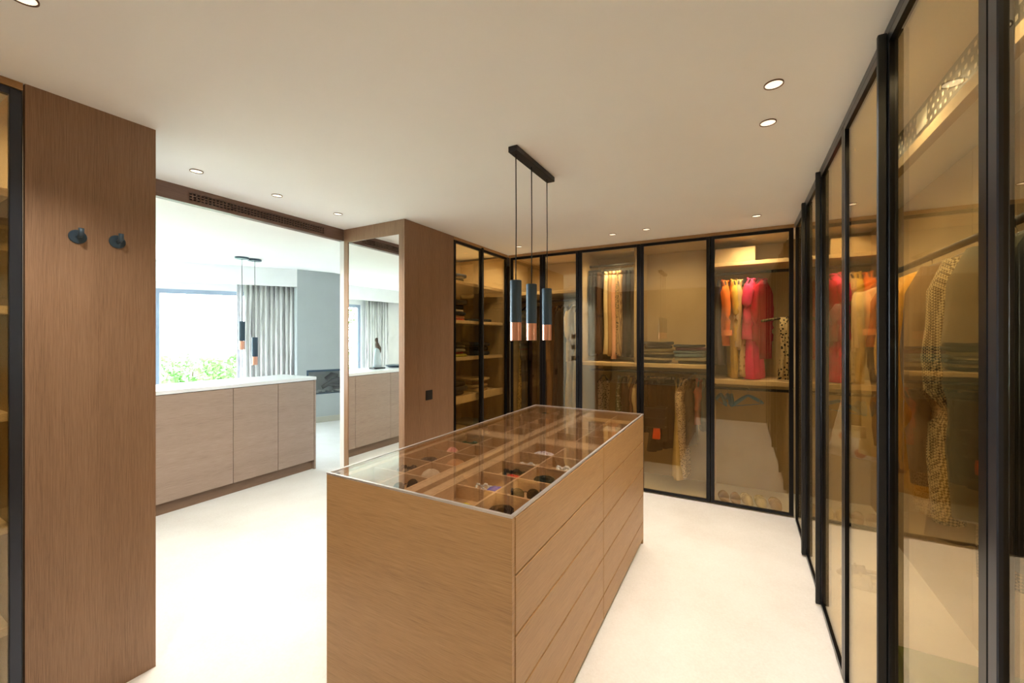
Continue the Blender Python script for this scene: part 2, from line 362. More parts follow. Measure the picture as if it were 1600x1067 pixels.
# ---------------------------------------------------------------- greenery outside
LEAF = [fabric((.10,.22,.05)), fabric((.16,.30,.09)), fabric((.22,.34,.16))]
M_BARK = plaster('bark', (.12,.08,.05), .2)
struct(box('ground_outside', -60, -8.7, -30, 40, -.3, -.14, plaster('dry_grass', (.28,.33,.16), .25)))
def shrub(x, y, h, r, label, n=700, trunk=False):
    e = empty('tree' if trunk else 'shrub', (x, y, -.14), label, 'tree' if trunk else 'shrub', 'greenery outside the bedroom windows')
    bm = bmesh.new()
    lobes = [(random.uniform(-.6,.6)*r, random.uniform(-.6,.6)*r, h*random.uniform(.45,.85) if trunk else h*random.uniform(.3,.8), r*random.uniform(.3,.55)) for _ in range(9)]
    for k in range(n):
        lx, ly, lz, lr = random.choice(lobes); v = Vector((random.gauss(0,1), random.gauss(0,1), random.gauss(0,1))).normalized()*lr*random.uniform(.7,1.05)
        c = Vector((lx,ly,max(.05,lz+v.z)))+Vector((v.x,v.y,0)); s = .09*random.uniform(.6,1.3)
        a = Vector((random.gauss(0,1),random.gauss(0,1),random.gauss(0,1))).normalized(); b = a.orthogonal().normalized()
        vs = [bm.verts.new(c-a*s), bm.verts.new(c+b*s*.45), bm.verts.new(c+a*s), bm.verts.new(c-b*s*.45)]; bm.faces.new(vs)
    me = bpy.data.meshes.new('foliage'); bm.to_mesh(me); bm.free()
    tag(link('foliage', me, random.choice(LEAF), e), kind='stuff')
    tube('trunk', [(0,0,0),(.04,.02,h*.4),(0,.05,h*.75)], [.06,.05,.02], M_BARK, e)
for px, dist, h, r, lab in ((250,12,1.05,.75,'pale green shrub outside at the left edge of the big window'), (300,15,1.5,.95,'rounded green shrub outside, tallest through the big window'),
                            (346,12.5,1.05,.75,'low green shrub outside beside the pale voile curtain'), (392,15.5,1.2,.8,'green shrub outside mostly behind the streaked curtain')):
    v = ray(px)*dist/1.0; shrub(v.x, v.y, h, r, lab)
for (x, y, h, r, tr, lab) in ((-13,-2.4,4.2,1.8,True,'slender tree outside seen in the tall mirror'), (-12.5,-4.6,1.6,1.3,False,'bushy shrub outside seen low in the tall mirror'), (-14,-6.5,3.6,1.8,True,'leafy tree outside behind the mirrored window edge')):
    shrub(x, y, h, r, lab, 900, tr)
# ================================================================== DRESSER
XD = -4.27
dr = empty('low_cabinet', (-4.55, 1.3, 0), 'long waist-high oak cabinet with white stone top dividing off the bedroom', 'cabinet')
box('plinth', XD-.55, XD-.035, -.60, 3.06, 0, .10, M_WDARK.copy() if False else wood('oak_plinth', (.11,.06,.035),(.19,.11,.065),(.25,.15,.09),(.05,.05,2)), dr)
box('carcass', XD-.58, XD-.020, -.60, 3.055, .10, 1.02, M_BLACK, dr)
box('end_panel', XD-.60, XD, 3.056, 3.075, .0, 1.02, M_DRES, dr)
seams = [3.053, 2.632, 2.19, 1.32, .72, .0, -.60]
for a, b in zip(seams[1:], seams[:-1]): box('door', XD-.0195, XD, a+.002, b-.002, .105, 1.015, M_DRES, dr, .001)
box('stone_top', XD-.61, XD+.004, -.61, 3.08, 1.0205, 1.055, M_STONE, dr, .002)
# statue and bowl on it
st = empty('sculpture', (-4.60, .65, 1.055), 'white sculpture with a dark brown bird-like top on the white stone top', 'sculpture')
box('base', -4.67, -4.53, .56, .74, 1.055, 1.075, M_BLACK, st, .003)
M_SCW = plaster('sculpture_white', (.62,.70,.74), .12); M_SCB = plaster('sculpture_brown', (.12,.08,.06), .3)
rg = []
for z, a, b, ox in ((.02,.05,.07,0), (.08,.045,.062,.0), (.18,.04,.055,.005), (.27,.035,.045,-.005), (.32,.015,.02,-.01)):
    rg.append([Vector((a*math.cos(t)*(1+.12*math.sin(3*t)), ox+b*math.sin(t), z)) for t in [2*math.pi*k/16 for k in range(16)]])
link('body', rings_mesh('body', rg), M_SCW, st)
rg = []
for z, a, ox in ((.20,.008,-.035), (.24,.03,-.03), (.30,.042,-.02), (.35,.03,.0), (.385,.018,.01), (.41,.025,.015), (.435,.02,.012), (.45,.005,.01)):
    rg.append([Vector((a*math.cos(t), ox+a*math.sin(t), z)) for t in [2*math.pi*k/12 for k in range(12)]])
link('bird', rings_mesh('bird', rg), M_SCB, st)
bo = lathe('dish', [(.001,0),(.16,0),(.205,.02),(.215,.035),(.205,.035),(.15,.015),(.001,.013)], M_SLATE, None, (-4.58,.22,1.055), 32)
tag(bo, 'wide shallow slate blue dish beside the sculpture', 'dish')
bo = lathe('small_vase', [(.001,0),(.018,0),(.026,.03),(.012,.055),(.016,.065),(.001,.066)], M_COPPER, None, (-4.58,.20,1.0685), 16)
tag(bo, 'tiny brass ornament standing in the slate blue dish', 'ornament')
# ================================================================== WARDROBES
def door_along(parent, axis, plane, a, b, into, handle=None, fr=None, st_w=.033):
    """glass door in plane axis=plane spanning a..b; into=+1/-1 direction of the cabinet inside"""
    fr = fr or M_FRAME; z0, z1 = .012, 2.418; t = .022*into
    def bx(nm, u0,u1,p0,p1,zz0,zz1,m,par,bev=0):
        return box(nm, u0,u1,min(p0,p1),max(p0,p1),zz0,zz1,m,par,bev) if axis=='Y' else box(nm, min(p0,p1),max(p0,p1),u0,u1,zz0,zz1,m,par,bev)
    base = ((a+b)/2, plane, z0) if axis=='Y' else (plane, (a+b)/2, z0)
    g = .0015
    d = bpy.data.objects.new('door', None); d.empty_display_size=.05; COL.objects.link(d); d.parent = parent; d.location = Vector(base)-world_loc(parent)
    bx('stile', a+g, a+st_w, plane, plane+t, z0, z1, fr, d, .002); bx('stile', b-st_w, b-g, plane, plane+t, z0, z1, fr, d, .002)
    bx('top_rail', a+st_w, b-st_w, plane, plane+t, z1-.026, z1, fr, d); bx('bottom_rail', a+st_w, b-st_w, plane, plane+t, z0, z0+.022, fr, d)
    bx('glass_pane', a+st_w, b-st_w, plane+.008*into, plane+.014*into, z0+.022, z1-.026, M_GLASS, d)
    if handle == 'hi': bx('handle', b-.018, b-g, plane-.022*into, plane, z0, z1+.01, M_BLACK, d, .002)
    if handle == 'lo': bx('handle', a+g, a+.018, plane-.022*into, plane, z0, z1+.01, M_BLACK, d, .002)
    return d
def interior_fill(x, y, z, lx, ly, w, rot=(0,0,0)):  # added fill spots that brighten the wardrobe insides, not actual fixtures
    n = 2 if max(lx, ly) > .7 else 1
    for i in range(n):
        f = (i+.5)/n-.5
        d = bpy.data.lights.new('wardrobe_fill', 'SPOT'); d.energy = w/n; d.color = FILLC; d.spot_size = math.radians(150); d.spot_blend = 1; d.shadow_soft_size = .012
        o = bpy.data.objects.new('wardrobe_fill', d); o.location = (x+(lx*f if lx>ly else 0), y+(ly*f if ly>lx else 0), z); o.rotation_euler = rot; COL.objects.link(o)
D = .62; Z0P = .012
def unit_back(a, b, seams, label, sides=(True,True), handles=None):
    u = empty('wardrobe', ((a+b)/2, YB+.3, 0), label, 'wardrobe', 'glass fronted wardrobes')
    box('back_panel', a+.001, b-.001, 4.775, 4.795, 0, 2.42, M_LIN, u)
    box('top_trim', a, b, YB+.001, YB+.028, 2.422, HC-.001, M_WH, u); box('top_board', a+.019, b-.019, YB+.03, 4.774, 2.424, HC-.002, M_LIN, u)
    if sides[0]: box('side_panel', a+.001, a+.018, YB+.03, 4.774, .0, 2.423, M_LIN, u)
    if sides[1]: box('side_panel', b-.018, b-.001, YB+.03, 4.774, .0, 2.423, M_LIN, u)
    for i, (p, q) in enumerate(zip(seams[:-1], seams[1:])): door_along(u, 'Y', YB, p, q, 1, (handles or [None]*9)[i])
    interior_fill((a+b)/2, YB+.07, 2.405, b-a-.1, .03, FILL_W*(b-a)/1.2*(.5 if b < -1.4 else .9), (math.radians(12),0,0))
    return u
def rail(parent, p0, p1, z, r=.013):
    c = world_loc(parent)
    tube('hanging_rail', [Vector((*p0, z))-c, Vector((*p1, z))-c], r, M_BLACK, parent, N=12)
YR = 4.46
U1 = unit_back(XL+.001, -1.49, [XL+.026, -1.91, -1.49], 'far wardrobe in the left corner holding long dresses')
box('shelf', XL+.02, -1.509, YB+.04, 4.774, 1.985, 2.02, M_SHELF, U1, .002); rail(U1, (XL+.02, YR), (-1.51, YR), 1.93)
U2 = unit_back(-1.489, -.24, [-1.489, -.86, -.24], 'far wardrobe in the middle with jeans on its long shelf')
box('shelf', -1.47, -.259, YB+.04, 4.774, 1.215, 1.25, M_SHELF, U2, .002); rail(U2, (-1.47, YR), (-.92, YR), 2.29); rail(U2, (-1.47, YR), (-.26, YR), 1.15)
box('divider', -.93, -.912, YB+.05, 4.774, 1.2505, 2.423, M_LIN, U2)
box('divider', -.93, -.912, YB+.05, 4.774, .0, 1.2145, M_LIN, U2).hide_render = False
U3 = unit_back(-.239, .40, [-.239, .388], 'far wardrobe on the right with pink and orange clothes', (True, False))
box('shelf', -.22, .40, YB+.04, 4.774, 1.085, 1.125, M_SHELF, U3, .002); box('upper_shelf', -.22, .40, YB+.20, 4.774, 2.17, 2.205, M_SHELF, U3, .002)
rail(U3, (-.22, YR), (.40, YR), 2.11); rail(U3, (-.22, YR), (.40, YR), 1.02)
# remove the lower divider of the middle unit: clothes run past it
for c in list(U2.children):
    if c.name.startswith('divider') and (c.location.z+0) < 1.0: bpy.data.objects.remove(c)
def unit_right(a, b, seams, label, handles, sides=(False, False), y_end=None):
    u = empty('wardrobe', (XR+.3, (a+b)/2, 0), label, 'wardrobe', 'glass fronted wardrobes')
    box('back_panel', .995, 1.015, a+.001, b-.001, 0, 2.42, M_LIN, u)
    box('top_trim', XR+.001, XR+.028, a, min(b, YB-.002), 2.422, HC-.001, M_WH if False else M_FRAME_SHEEN, u)
    if sides[0]: box('side_panel', XR+.03, .994, a+.001, a+.018, 0, 2.423, M_LIN, u)
    if sides[1]: box('side_panel', XR+.03, .994, b-.018, b-.001, 0, 2.423, M_LIN, u)
    for i, (p, q) in enumerate(zip(seams[:-1], seams[1:])): door_along(u, 'X', XR, p, q, 1, handles[i], M_FRAME_SHEEN if q < 1.1 else None)
    interior_fill(XR+.07, (a+b)/2, 2.405, .03, b-a-.1, FILL_W*.6*(b-a)/1.2, (0, math.radians(-12), 0))
    rail(u, (.70, a+.02), (.70, b-.02), 1.84)
    return u
R1 = unit_right(2.87, 4.14, [2.87, 3.47, 4.07], 'right-hand wardrobe meeting the far corner', ['hi', 'lo'])
R2 = unit_right(1.67, 2.869, [1.67, 2.27, 2.869], 'right-hand wardrobe holding cream and lace coats', [None, 'hi'], (False, False))
R3 = unit_right(.47, 1.669, [.47, 1.07, 1.669], 'right-hand wardrobe nearest in view, holding dark coats', [None, 'hi'], (True, False))
R4 = unit_right(-.215, .469, [-.215, .469], 'right-hand wardrobe beside the near wall', [None], (False, False))
def unit_left(a, b, seams, label, handles, shelves):
    u = empty('wardrobe', (XL-.3, (a+b)/2, 0), label, 'wardrobe', 'glass fronted wardrobes')
    box('back_panel', -3.02, -3.0, a+.001, b-.001, 0, 2.42, M_LIN, u)
    box('top_trim', XL-.028, XL-.001, a, b, 2.422, HC-.001, M_WH, u)
    box('side_panel', -2.999, XL-.03, a+.001, a+.018, 0, 2.423, M_LIN, u); box('side_panel', -2.999, XL-.03, b-.018, b-.001, 0, 2.423, M_LIN, u)
    for i, (p, q) in enumerate(zip(seams[:-1], seams[1:])): door_along(u, 'X', XL, p, q, -1, handles[i], M_FRAME_SHEEN if q < 1.1 else None)
    for z in shelves: box('shelf', -2.999, XL-.06, a+.019, b-.019, z-.032, z, M_SHELF, u, .002)
    interior_fill(XL-.07, (a+b)/2, 2.405, .03, b-a-.1, FILL_W*.7*(b-a)/1.2, (0, math.radians(25), 0))
    return u
SHV = (2.06, 1.675, 1.31, .92, .50)
L1 = unit_left(3.12, 4.145, [3.12, 3.60, 4.12], 'shelved wardrobe right of the mirror pier full of folded clothes', ['hi', None], SHV)
L2 = unit_left(-.215, .47, [-.215, .47], 'shelved wardrobe at the left edge beside the oak panel', [None], (2.06, 1.62, 1.22, .80, .42))
# front lip drawer in left unit
box('pull_out_tray', XL-.058, XL-.045, 3.15, 4.10, .86, .935, M_SHELF, L1)
# perforated strip and lip high inside the near right wardrobe
vp = empty('perforated_panel', (.62, 1.8, 2.21), 'perforated grey metal strip with pale lip high inside the right-hand wardrobe', 'metal panel')
box('plate', .61, .618, .55, 2.60, 2.255, 2.395, base_mat('grey_sheet', (.075,.07,.06), .6)[0], vp)
box('lip', .585, .62, .55, 2.60, 2.215, 2.255, M_LIN, vp)
dots = []
for i in range(48):
    for j in range(4):
        y = .60+i*.041+.02*(j%2); z = 2.268+j*.032
        dots.append((.6085, .6095, y, y+.016, z, z+.013))
tag(boxes('perforations', dots, base_mat('pale_hole', (.62,.58,.48), .5)[0], vp), kind='stuff')
for y in (1.55, 2.1): box('paper_label', .607, .6085, y, y+.10, 2.30, 2.37, base_mat('paper', (.8,.78,.7), .6)[0], vp)
# ================================================================== ISLAND
IX0, IX1, IY0, IY1, IT = -1.497, -.622, 1.127, 3.12, .945
isl = empty('island_cabinet', ((IX0+IX1)/2, (IY0+IY1)/2, 0), 'large oak island chest with glass top and drawers in the middle of the room', 'cabinet')
box('front_panel', IX0, IX1-.001, IY0, IY0+.02, .0, IT-.008, M_WH, isl, .001)
box('end_panel', IX0, IX1-.001, IY1-.02, IY1, .0, IT-.008, M_WH, isl, .001)
box('side_panel', IX0, IX0+.02, IY0+.021, IY1-.021, .0, IT-.008, M_WH, isl)
box('plinth', IX0+.03, IX1-.05, IY0+.022, IY1-.022, 0, .03, M_BLACK, isl)
box('carcass', IX0+.021, IX1-.022, IY0+.021, IY1-.021, .03, .863, M_BLACK, isl)
ymid = 2.11; zs = [.035, .165, .36, .555, .748, IT-.010]
for (a, b) in ((IY0+.022, ymid), (ymid, IY1-.021)):
    for z0, z1 in zip(zs[:-1], zs[1:]):
        box('drawer', IX1-.021, IX1, a+.003, b-.003, z0+.0035, z1-.0035, M_WH, isl, .0015)
# glass top with bright metal edging
for (a,b,c,d) in ((IX0,IX1,IY0,IY0+.010), (IX0,IX1,IY1-.010,IY1), (IX0,IX0+.010,IY0+.010,IY1-.010), (IX1-.010,IX1,IY0+.010,IY1-.010)):
    box('edge_trim', a,b,c,d, IT-.0078, IT, M_ALU, isl)
box('glass_top', IX0+.0102, IX1-.0102, IY0+.0102, IY1-.0102, IT-.007, IT-.001, M_GTOP, isl)
TZ = .868; TT = IT-.022
box('tray_floor', IX0+.021, IX1-.022, IY0+.021, IY1-.021, TZ-.004, TZ, M_WIN, isl)
TR = [(-.985, -.645), (-1.445, -1.125)]; TY = [(1.156, 2.055), (2.19, 3.085)]
w = .009
for (xa, xb), xd in zip(TR, (-.810, -1.267)):
    for (ya, yb) in TY:
        for (p,q,r,s) in ((xa-w,xa,ya-w,yb+w), (xb,xb+w,ya-w,yb+w), (xa,xb,ya-w,ya), (xa,xb,yb,yb+w)): box('tray_wall', p,q,r,s, TZ, TT, M_WIN, isl)
        box('divider', xd-w/2, xd+w/2, ya, yb, TZ, TT-.004, M_WIN, isl)
        for k in range(1,5):
            y = ya+(yb-ya)*k/5
            box('divider', xa, xd-w/2, y-w/2, y+w/2, TZ, TT-.004, M_WIN, isl); box('divider', xd+w/2, xb, y-w/2, y+w/2, TZ, TT-.004, M_WIN, isl)
for (a,b,c,d) in ((-1.115,-1.0,IY0+.025,IY1-.025), ): 
    box('rail', -1.114, -1.072, c, d, TZ, TT, M_WIN, isl); box('rail', -1.036, -.996, c, d, TZ, TT, M_WIN, isl)
box('cross_rail', IX0+.022, -1.116, 2.07, 2.175, TZ, TT, M_WIN, isl); box('cross_rail', -.994, IX1-.023, 2.07, 2.175, TZ, TT, M_WIN, isl)
box('ledge', IX0+.021, -1.456, IY0+.022, 2.068, TZ, TT, M_WIN, isl)
box('end_rail', IX0+.022, -1.116, 3.096, IY1-.0215, TZ, TT, M_WIN, isl); box('end_rail', -.994, IX1-.023, 3.096, IY1-.0215, TZ, TT, M_WIN, isl)
# little things in the compartments
def cell(side, bank, row, col):
    xa, xb = TR[side]; xd = (-.810, -1.267)[side]; ya, yb = TY[bank]
    x = (xa+xd)/2 if col == 0 else (xd+xb)/2; return Vector((x, ya+(yb-ya)*(row+.5)/5, TZ))
def beads(c, r, br, mat, label, name='bead_necklace', cat='jewellery', n=22):
    ms = []
    for k in range(n):
        t = 2*math.pi*k/n; rr = r*(1+.15*math.sin(3*t)); b = bmesh.new(); bmesh.ops.create_icosphere(b, subdivisions=1, radius=br)
        bmesh.ops.translate(b, vec=(rr*math.cos(t), rr*math.sin(t), br+.006*(1+math.sin(5*t))), verts=b.verts)
        m = bpy.data.meshes.new('m'); b.to_mesh(m); b.free(); ms.append(m)
    return tag(link(name, join_meshes(name, ms), mat, None, c), label, cat)
def pouch(c, a, b, h, mat, label, name, cat, rz=0, fold=3):
    rg = []
    for z, k in ((0,.85),(.15,1),(.45,.98),(.75,.75),(.92,.4),(1,.08)):
        rg.append([Vector((a*k*math.cos(t)*(1+.06*math.sin(fold*t)), b*k*math.sin(t)*(1+.06*math.cos(fold*t)), h*z*(1+.08*math.sin(fold*t+1)))) for t in [2*math.pi*j/20 for j in range(20)]])
    return tag(link(name, rings_mesh(name, rg), mat, None, c, (0,0,rz)), label, cat)
def coil(c, r, hgt, mat, label, name='rolled_belt', cat='belt'):
    pts = [(r*(.35+.65*t/30)*math.cos(t*.75), r*(.35+.65*t/30)*math.sin(t*.75), hgt/2) for t in range(31)]
    bm = bmesh.new(); prev = None
    for p in pts:
        q = Vector(p); o = q.xy.normalized()*.0018
        vs = [bm.verts.new((q.x-o.x,q.y-o.y,0)), bm.verts.new((q.x+o.x,q.y+o.y,0)), bm.verts.new((q.x+o.x,q.y+o.y,hgt)), bm.verts.new((q.x-o.x,q.y-o.y,hgt))]
        if prev:
            for i in range(4): bm.faces.new((prev[i], prev[(i+1)%4], vs[(i+1)%4], vs[i]))
        prev = vs
    me = bpy.data.meshes.new(name); bm.to_mesh(me); bm.free(); return tag(link(name, me, mat, None, c), label, cat)
def shades(c, rz, label):
    e = empty('sunglasses', c, label, 'glasses', None, rz)
    lens = base_mat('dark_lens', (.01,.01,.012), .1)[0]
    for s in (-1, 1):
        l = lathe('lens', [(.001,0),(.024,0),(.026,.002),(.024,.004),(.001,.004)], lens, e, (s*.03,0,.026), 18); l.rotation_euler = (math.pi/2,0,0)
        tube('temple', [(s*.055,0,.035),(s*.058,.05,.03),(s*.05,.09,.012)], .0025, M_BLACK, e)
    tube('bridge', [(-.01,0,.035),(0,-.003,.04),(.01,0,.035)], .002, M_BLACK, e)
pearl = base_mat('pearl', (.75,.75,.72), .2)[0]; emer = base_mat('green_glass', (.01,.10,.06), .15)[0]; blk = base_mat('jet', (.01,.01,.01), .2)[0]; redm = fabric((.65,.06,.03)); blu = fabric((.06,.07,.5))
FS = fabric((.72,.66,.68), 'floral', (.35,.2,.3), 60)
pouch(cell(0,0,0,0)+Vector((0.03,-.02,0)), .035, .03, .035, fabric((.60,.50,.03)), 'small yellow silk pouch in the nearest right-hand compartment', 'pouch', 'pouch')
pouch(cell(0,0,1,0)+Vector((.04,.0,0)), .045, .03, .035, blu, 'bright blue rolled scarf behind the yellow pouch', 'rolled_scarf', 'scarf', .3)
beads(cell(0,0,1,0)+Vector((-.04,.02,0)), .03, .006, pearl, 'small loop of silver beads beside the blue scarf')
pouch(cell(0,0,2,0)+Vector((.02,-.01,0)), .04, .03, .03, redm, 'scarlet folded scarf in front of black beads', 'rolled_scarf', 'scarf', .2)
beads(cell(0,0,2,0)+Vector((.0,.03,0)), .045, .011, blk, 'chunky black bead necklace behind the scarlet scarf')
beads(cell(0,0,3,0), .04, .007, pearl, 'pale pearl string in the green-tinted compartment', n=26)
pouch(cell(0,0,4,0)+Vector((0,.0,0)), .06, .05, .04, FS, 'crumpled white patterned scarf in the far compartment of the near right tray', 'folded_scarf', 'scarf', .4, 5)
beads(cell(0,0,3,1)+Vector((.01,.02,0)), .035, .010, pearl, 'bunch of silver balls by the drawer side edge')
shades(cell(0,0,1,1)+Vector((0,0,0)), .4, 'black sunglasses in the near right outer compartment')
coil(cell(0,0,0,1), .045, .035, fabric((.05,.03,.02)), 'dark brown rolled belt in the nearest corner compartment')
coil(cell(0,0,2,1), .045, .035, fabric((.03,.035,.02)), 'black-green rolled belt in the outer middle compartment')
pouch(cell(1,0,1,0) if False else cell(1,0,1,1), .045, .03, .052, fabric((.62,.48,.34)), 'upright cream leather pouch in the near left tray', 'pouch', 'pouch', .8)
pouch(cell(1,0,2,1), .05, .03, .05, fabric((.55,.28,.13)), 'tan leather pouch behind the cream one', 'pouch', 'pouch', .6)
shades(cell(1,0,1,1)+Vector((-.0,-.05,0)) if False else cell(1,0,0,1)+Vector((0,.02,0)), 1.2, 'dark sunglasses in the near corner of the left tray')
beads(cell(1,0,1,0)+Vector((0,.03,0)), .045, .010, blk, 'black bead bracelet pile in the left tray')
pouch(cell(1,0,3,0)+Vector((.02,-.02,0)), .035, .028, .052, fabric((.72,.30,.25)), 'pointed pink pouch standing in the left tray', 'pouch', 'pouch', .5)
beads(cell(1,0,4,0), .055, .010, emer, 'dark green bead necklace near the far end of the left tray', n=26)
coil(cell(1,0,2,0), .04, .03, fabric((.10,.07,.05)), 'brown rolled belt along the outer edge of the left tray')
pouch(cell(1,1,4,0), .05, .04, .04, fabric((.02,.08,.05)), 'dark green scarf in the far left tray', 'folded_scarf', 'scarf')
pouch(cell(0,1,4,1), .04, .04, .03, fabric((.5,.36,.1)), 'mustard folded scarf in the furthest right compartment', 'folded_scarf', 'scarf')
coil(cell(0,1,3,0), .04, .03, fabric((.3,.16,.08)), 'tan rolled belt in the far right tray')
bx_ = box('gift_box', cell(0,1,2,1).x-.05, cell(0,1,2,1).x+.05, cell(0,1,2,1).y-.06, cell(0,1,2,1).y+.06, TZ, TZ+.05, fabric((.62,.5,.32)), None, .002)
tag(bx_, 'small cream box in the far right tray', 'box')
# ================================================================== PENDANTS
pd = empty('pendant_light', (-.985, 2.02, HC), 'black ceiling bar with three hanging slate and copper tube lamps over the island', 'pendant light')
box('canopy_bar', -1.01, -.96, 1.79, 2.26, HC-.03, HC-.0005, M_BLACK, pd, .002)
def tubes(parent, x, y, ztop, zbot, zc):
    c = world_loc(parent)
    tube('cord', [Vector((x,y,zc))-c, Vector((x+.002,y,(zc+ztop)/2))-c, Vector((x,y,ztop-.005))-c], .0028, M_BLACK, parent, N=6)
    sp = ztop-.70*(ztop-zbot)+.0
    lathe('upper_tube', [(.001,ztop),(.027,ztop),(.029,ztop-.002),(.029,sp+.001),(.001,sp+.001)], M_SLATE, parent, Vector((x,y,0))-c)
    lathe('copper_tube', [(.001,sp),(.0275,sp),(.0275,zbot),(.0255,zbot),(.0255,zbot+.04),(.001,zbot+.04)], M_COPPER, parent, Vector((x,y,0))-c)
for px, yt in ((806,438), (830.5,444), (854.5,451)):
    r = (px-800)/F; x = -.985; y = -x*(CS+r*SN)/(SN-r*CS); zc = y*CS-x*SN
    tubes(pd, x, y, CH+(HY-yt)/F*zc, 1.487, HC-.03)
for i, (px, yt, yb) in enumerate(((378,502,546), (398,527,570))):
    r = (px-800)/F; x = -4.60; y = -x*(CS+r*SN)/(SN-r*CS); zc = y*CS-x*SN
    q = empty('pendant_light', (x, y, 2.35), ['left and higher','right and lower'][i]+' of two slate and copper tube lamps hanging beyond the low cabinet', 'pendant light')
    lathe('canopy', [(.001,0),(.065,0),(.065,-.018),(.001,-.018)], M_SLATE, q, (0,0,-.0005))
    tubes(q, x, y, CH+(HY-yt)/F*zc, CH+(HY-yb)/F*zc, 2.332)
# ================================================================== DOWNLIGHTS
def downlight(x, y, label, power=DOWN_W):
    e = empty('downlight', (x, y, HC), label, 'downlight', 'recessed ceiling downlights')
    lathe('rim', [(.029,-.0005),(.0325,-.0005),(.0325,-.005),(.029,-.005)], M_WDARK, e, cap=False)
    lathe('lamp_face', [(.001,-.0005),(.029,-.0005),(.029,-.002),(.001,-.002)], M_LAMP, e)
    d = bpy.data.lights.new('downlight_spot', 'SPOT'); d.energy = power; d.color = WARM; d.spot_size = math.radians(125); d.spot_blend = .8; d.shadow_soft_size = .04
    o = bpy.data.objects.new('downlight_spot', d); o.location = (x, y, HC-.012); COL.objects.link(o)
for px, py, lab in ((307,267,'leftmost round downlight in the row in front of the opening'), (433,305,'middle round downlight in the row in front of the opening'), (528,334,'round downlight in front of the mirror pier'),
                    (1209,131,'largest round downlight, upper right of the ceiling'), (1200,191,'second large round downlight just below the largest one'), (1182,337,'small round downlight close to the pink clothes wardrobe'),
                    (1010,358,'small round downlight above the jeans shelf wardrobe'), (957,366,'small round downlight left of the one over the jeans shelf'), (811,385,'smallest round downlight behind the pendant cords')):
    q = pt(px, py, HC); downlight(q.x, q.y, lab, DOWN_W*(.55 if q.y>3.3 else 1))
downlight(-1.75, .35, 'round downlight over the near left corner behind the viewer'); downlight(-.25, .35, 'round downlight over the near right corner behind the viewer')
# ================================================================== CLOTHES
def hanger(loc, rz, mat, short, kind='bar', hookmat=None, w=.2, label=None):
    e = empty('clothes_hanger', loc, label or ('hanger carrying the '+short), 'hanger', 'clothes hangers', rz)
    hook = [(0,0,-.055),(0,0,-.022),(.010,0,-.012),(.016,0,.001),(.010,0,.013),(0,0,.0165),(-.012,0,.011),(-.0165,0,-.0)]
    hook = [(0, p[0], p[2]) for p in hook]
    tube('hook', hook, .0018, hookmat or M_CHROME, e, N=6)
    pts = [(-w,0,-.135),(-w*.8,0,-.115),(-w*.4,0,-.08),(-.02,0,-.058),(0,0,-.055),(.02,0,-.058),(w*.4,0,-.08),(w*.8,0,-.115),(w,0,-.135)]
    tube('shoulders', pts, [q*(1.7 if mat is M_BLUE else 1) for q in [.006,.010,.010,.008,.007,.008,.010,.010,.006]] if kind!='wire' else .002, mat, e, N=8)
    if kind in ('bar','wire'): tube('crossbar', [(-w*.9,0,-.14),(w*.9,0,-.14)], .0035 if kind=='bar' else .0018, mat, e, N=6)
    return e
def body_rings(spec, seed, k=7, N=44):
    rnd = random.Random(seed); ph = rnd.random()*6; ph2 = rnd.random()*6; out = []
    zt, zb = spec[0][0], spec[-1][0]
    # densify
    dense = []
    for a, b in zip(spec[:-1], spec[1:]):
        m = max(1, int(abs(a[0]-b[0])/.06))
        for i in range(m): dense.append(tuple(p+(q-p)*i/m for p, q in zip(a, b)))
    dense.append(spec[-1])
    for (z, hw, hd, ox, oy) in dense:
        t = (zt-z)/max(.01, zt-zb); rg = []
        for j in range(N):
            th = 2*math.pi*j/N; c, s = math.cos(th), math.sin(th)
            ex = .75; x = math.copysign(abs(c)**ex, c)*hw; y = math.copysign(abs(s)**ex, s)*hd
            rip = (.25+.9*t)*(math.sin(k*th+ph+z*2)*.5+math.sin((k*2+1)*th+ph2-z*3)*.28)
            y += hd*.42*rip*(1 if s>0 else -1)*abs(s)**.5; x += hw*.035*rip
            rg.append(Vector((x+ox+.008*math.sin(z*9+ph)*t, y+oy+.008*math.sin(z*7+ph2)*t, z)))
        out.append(rg)
    return out
GC = [0]
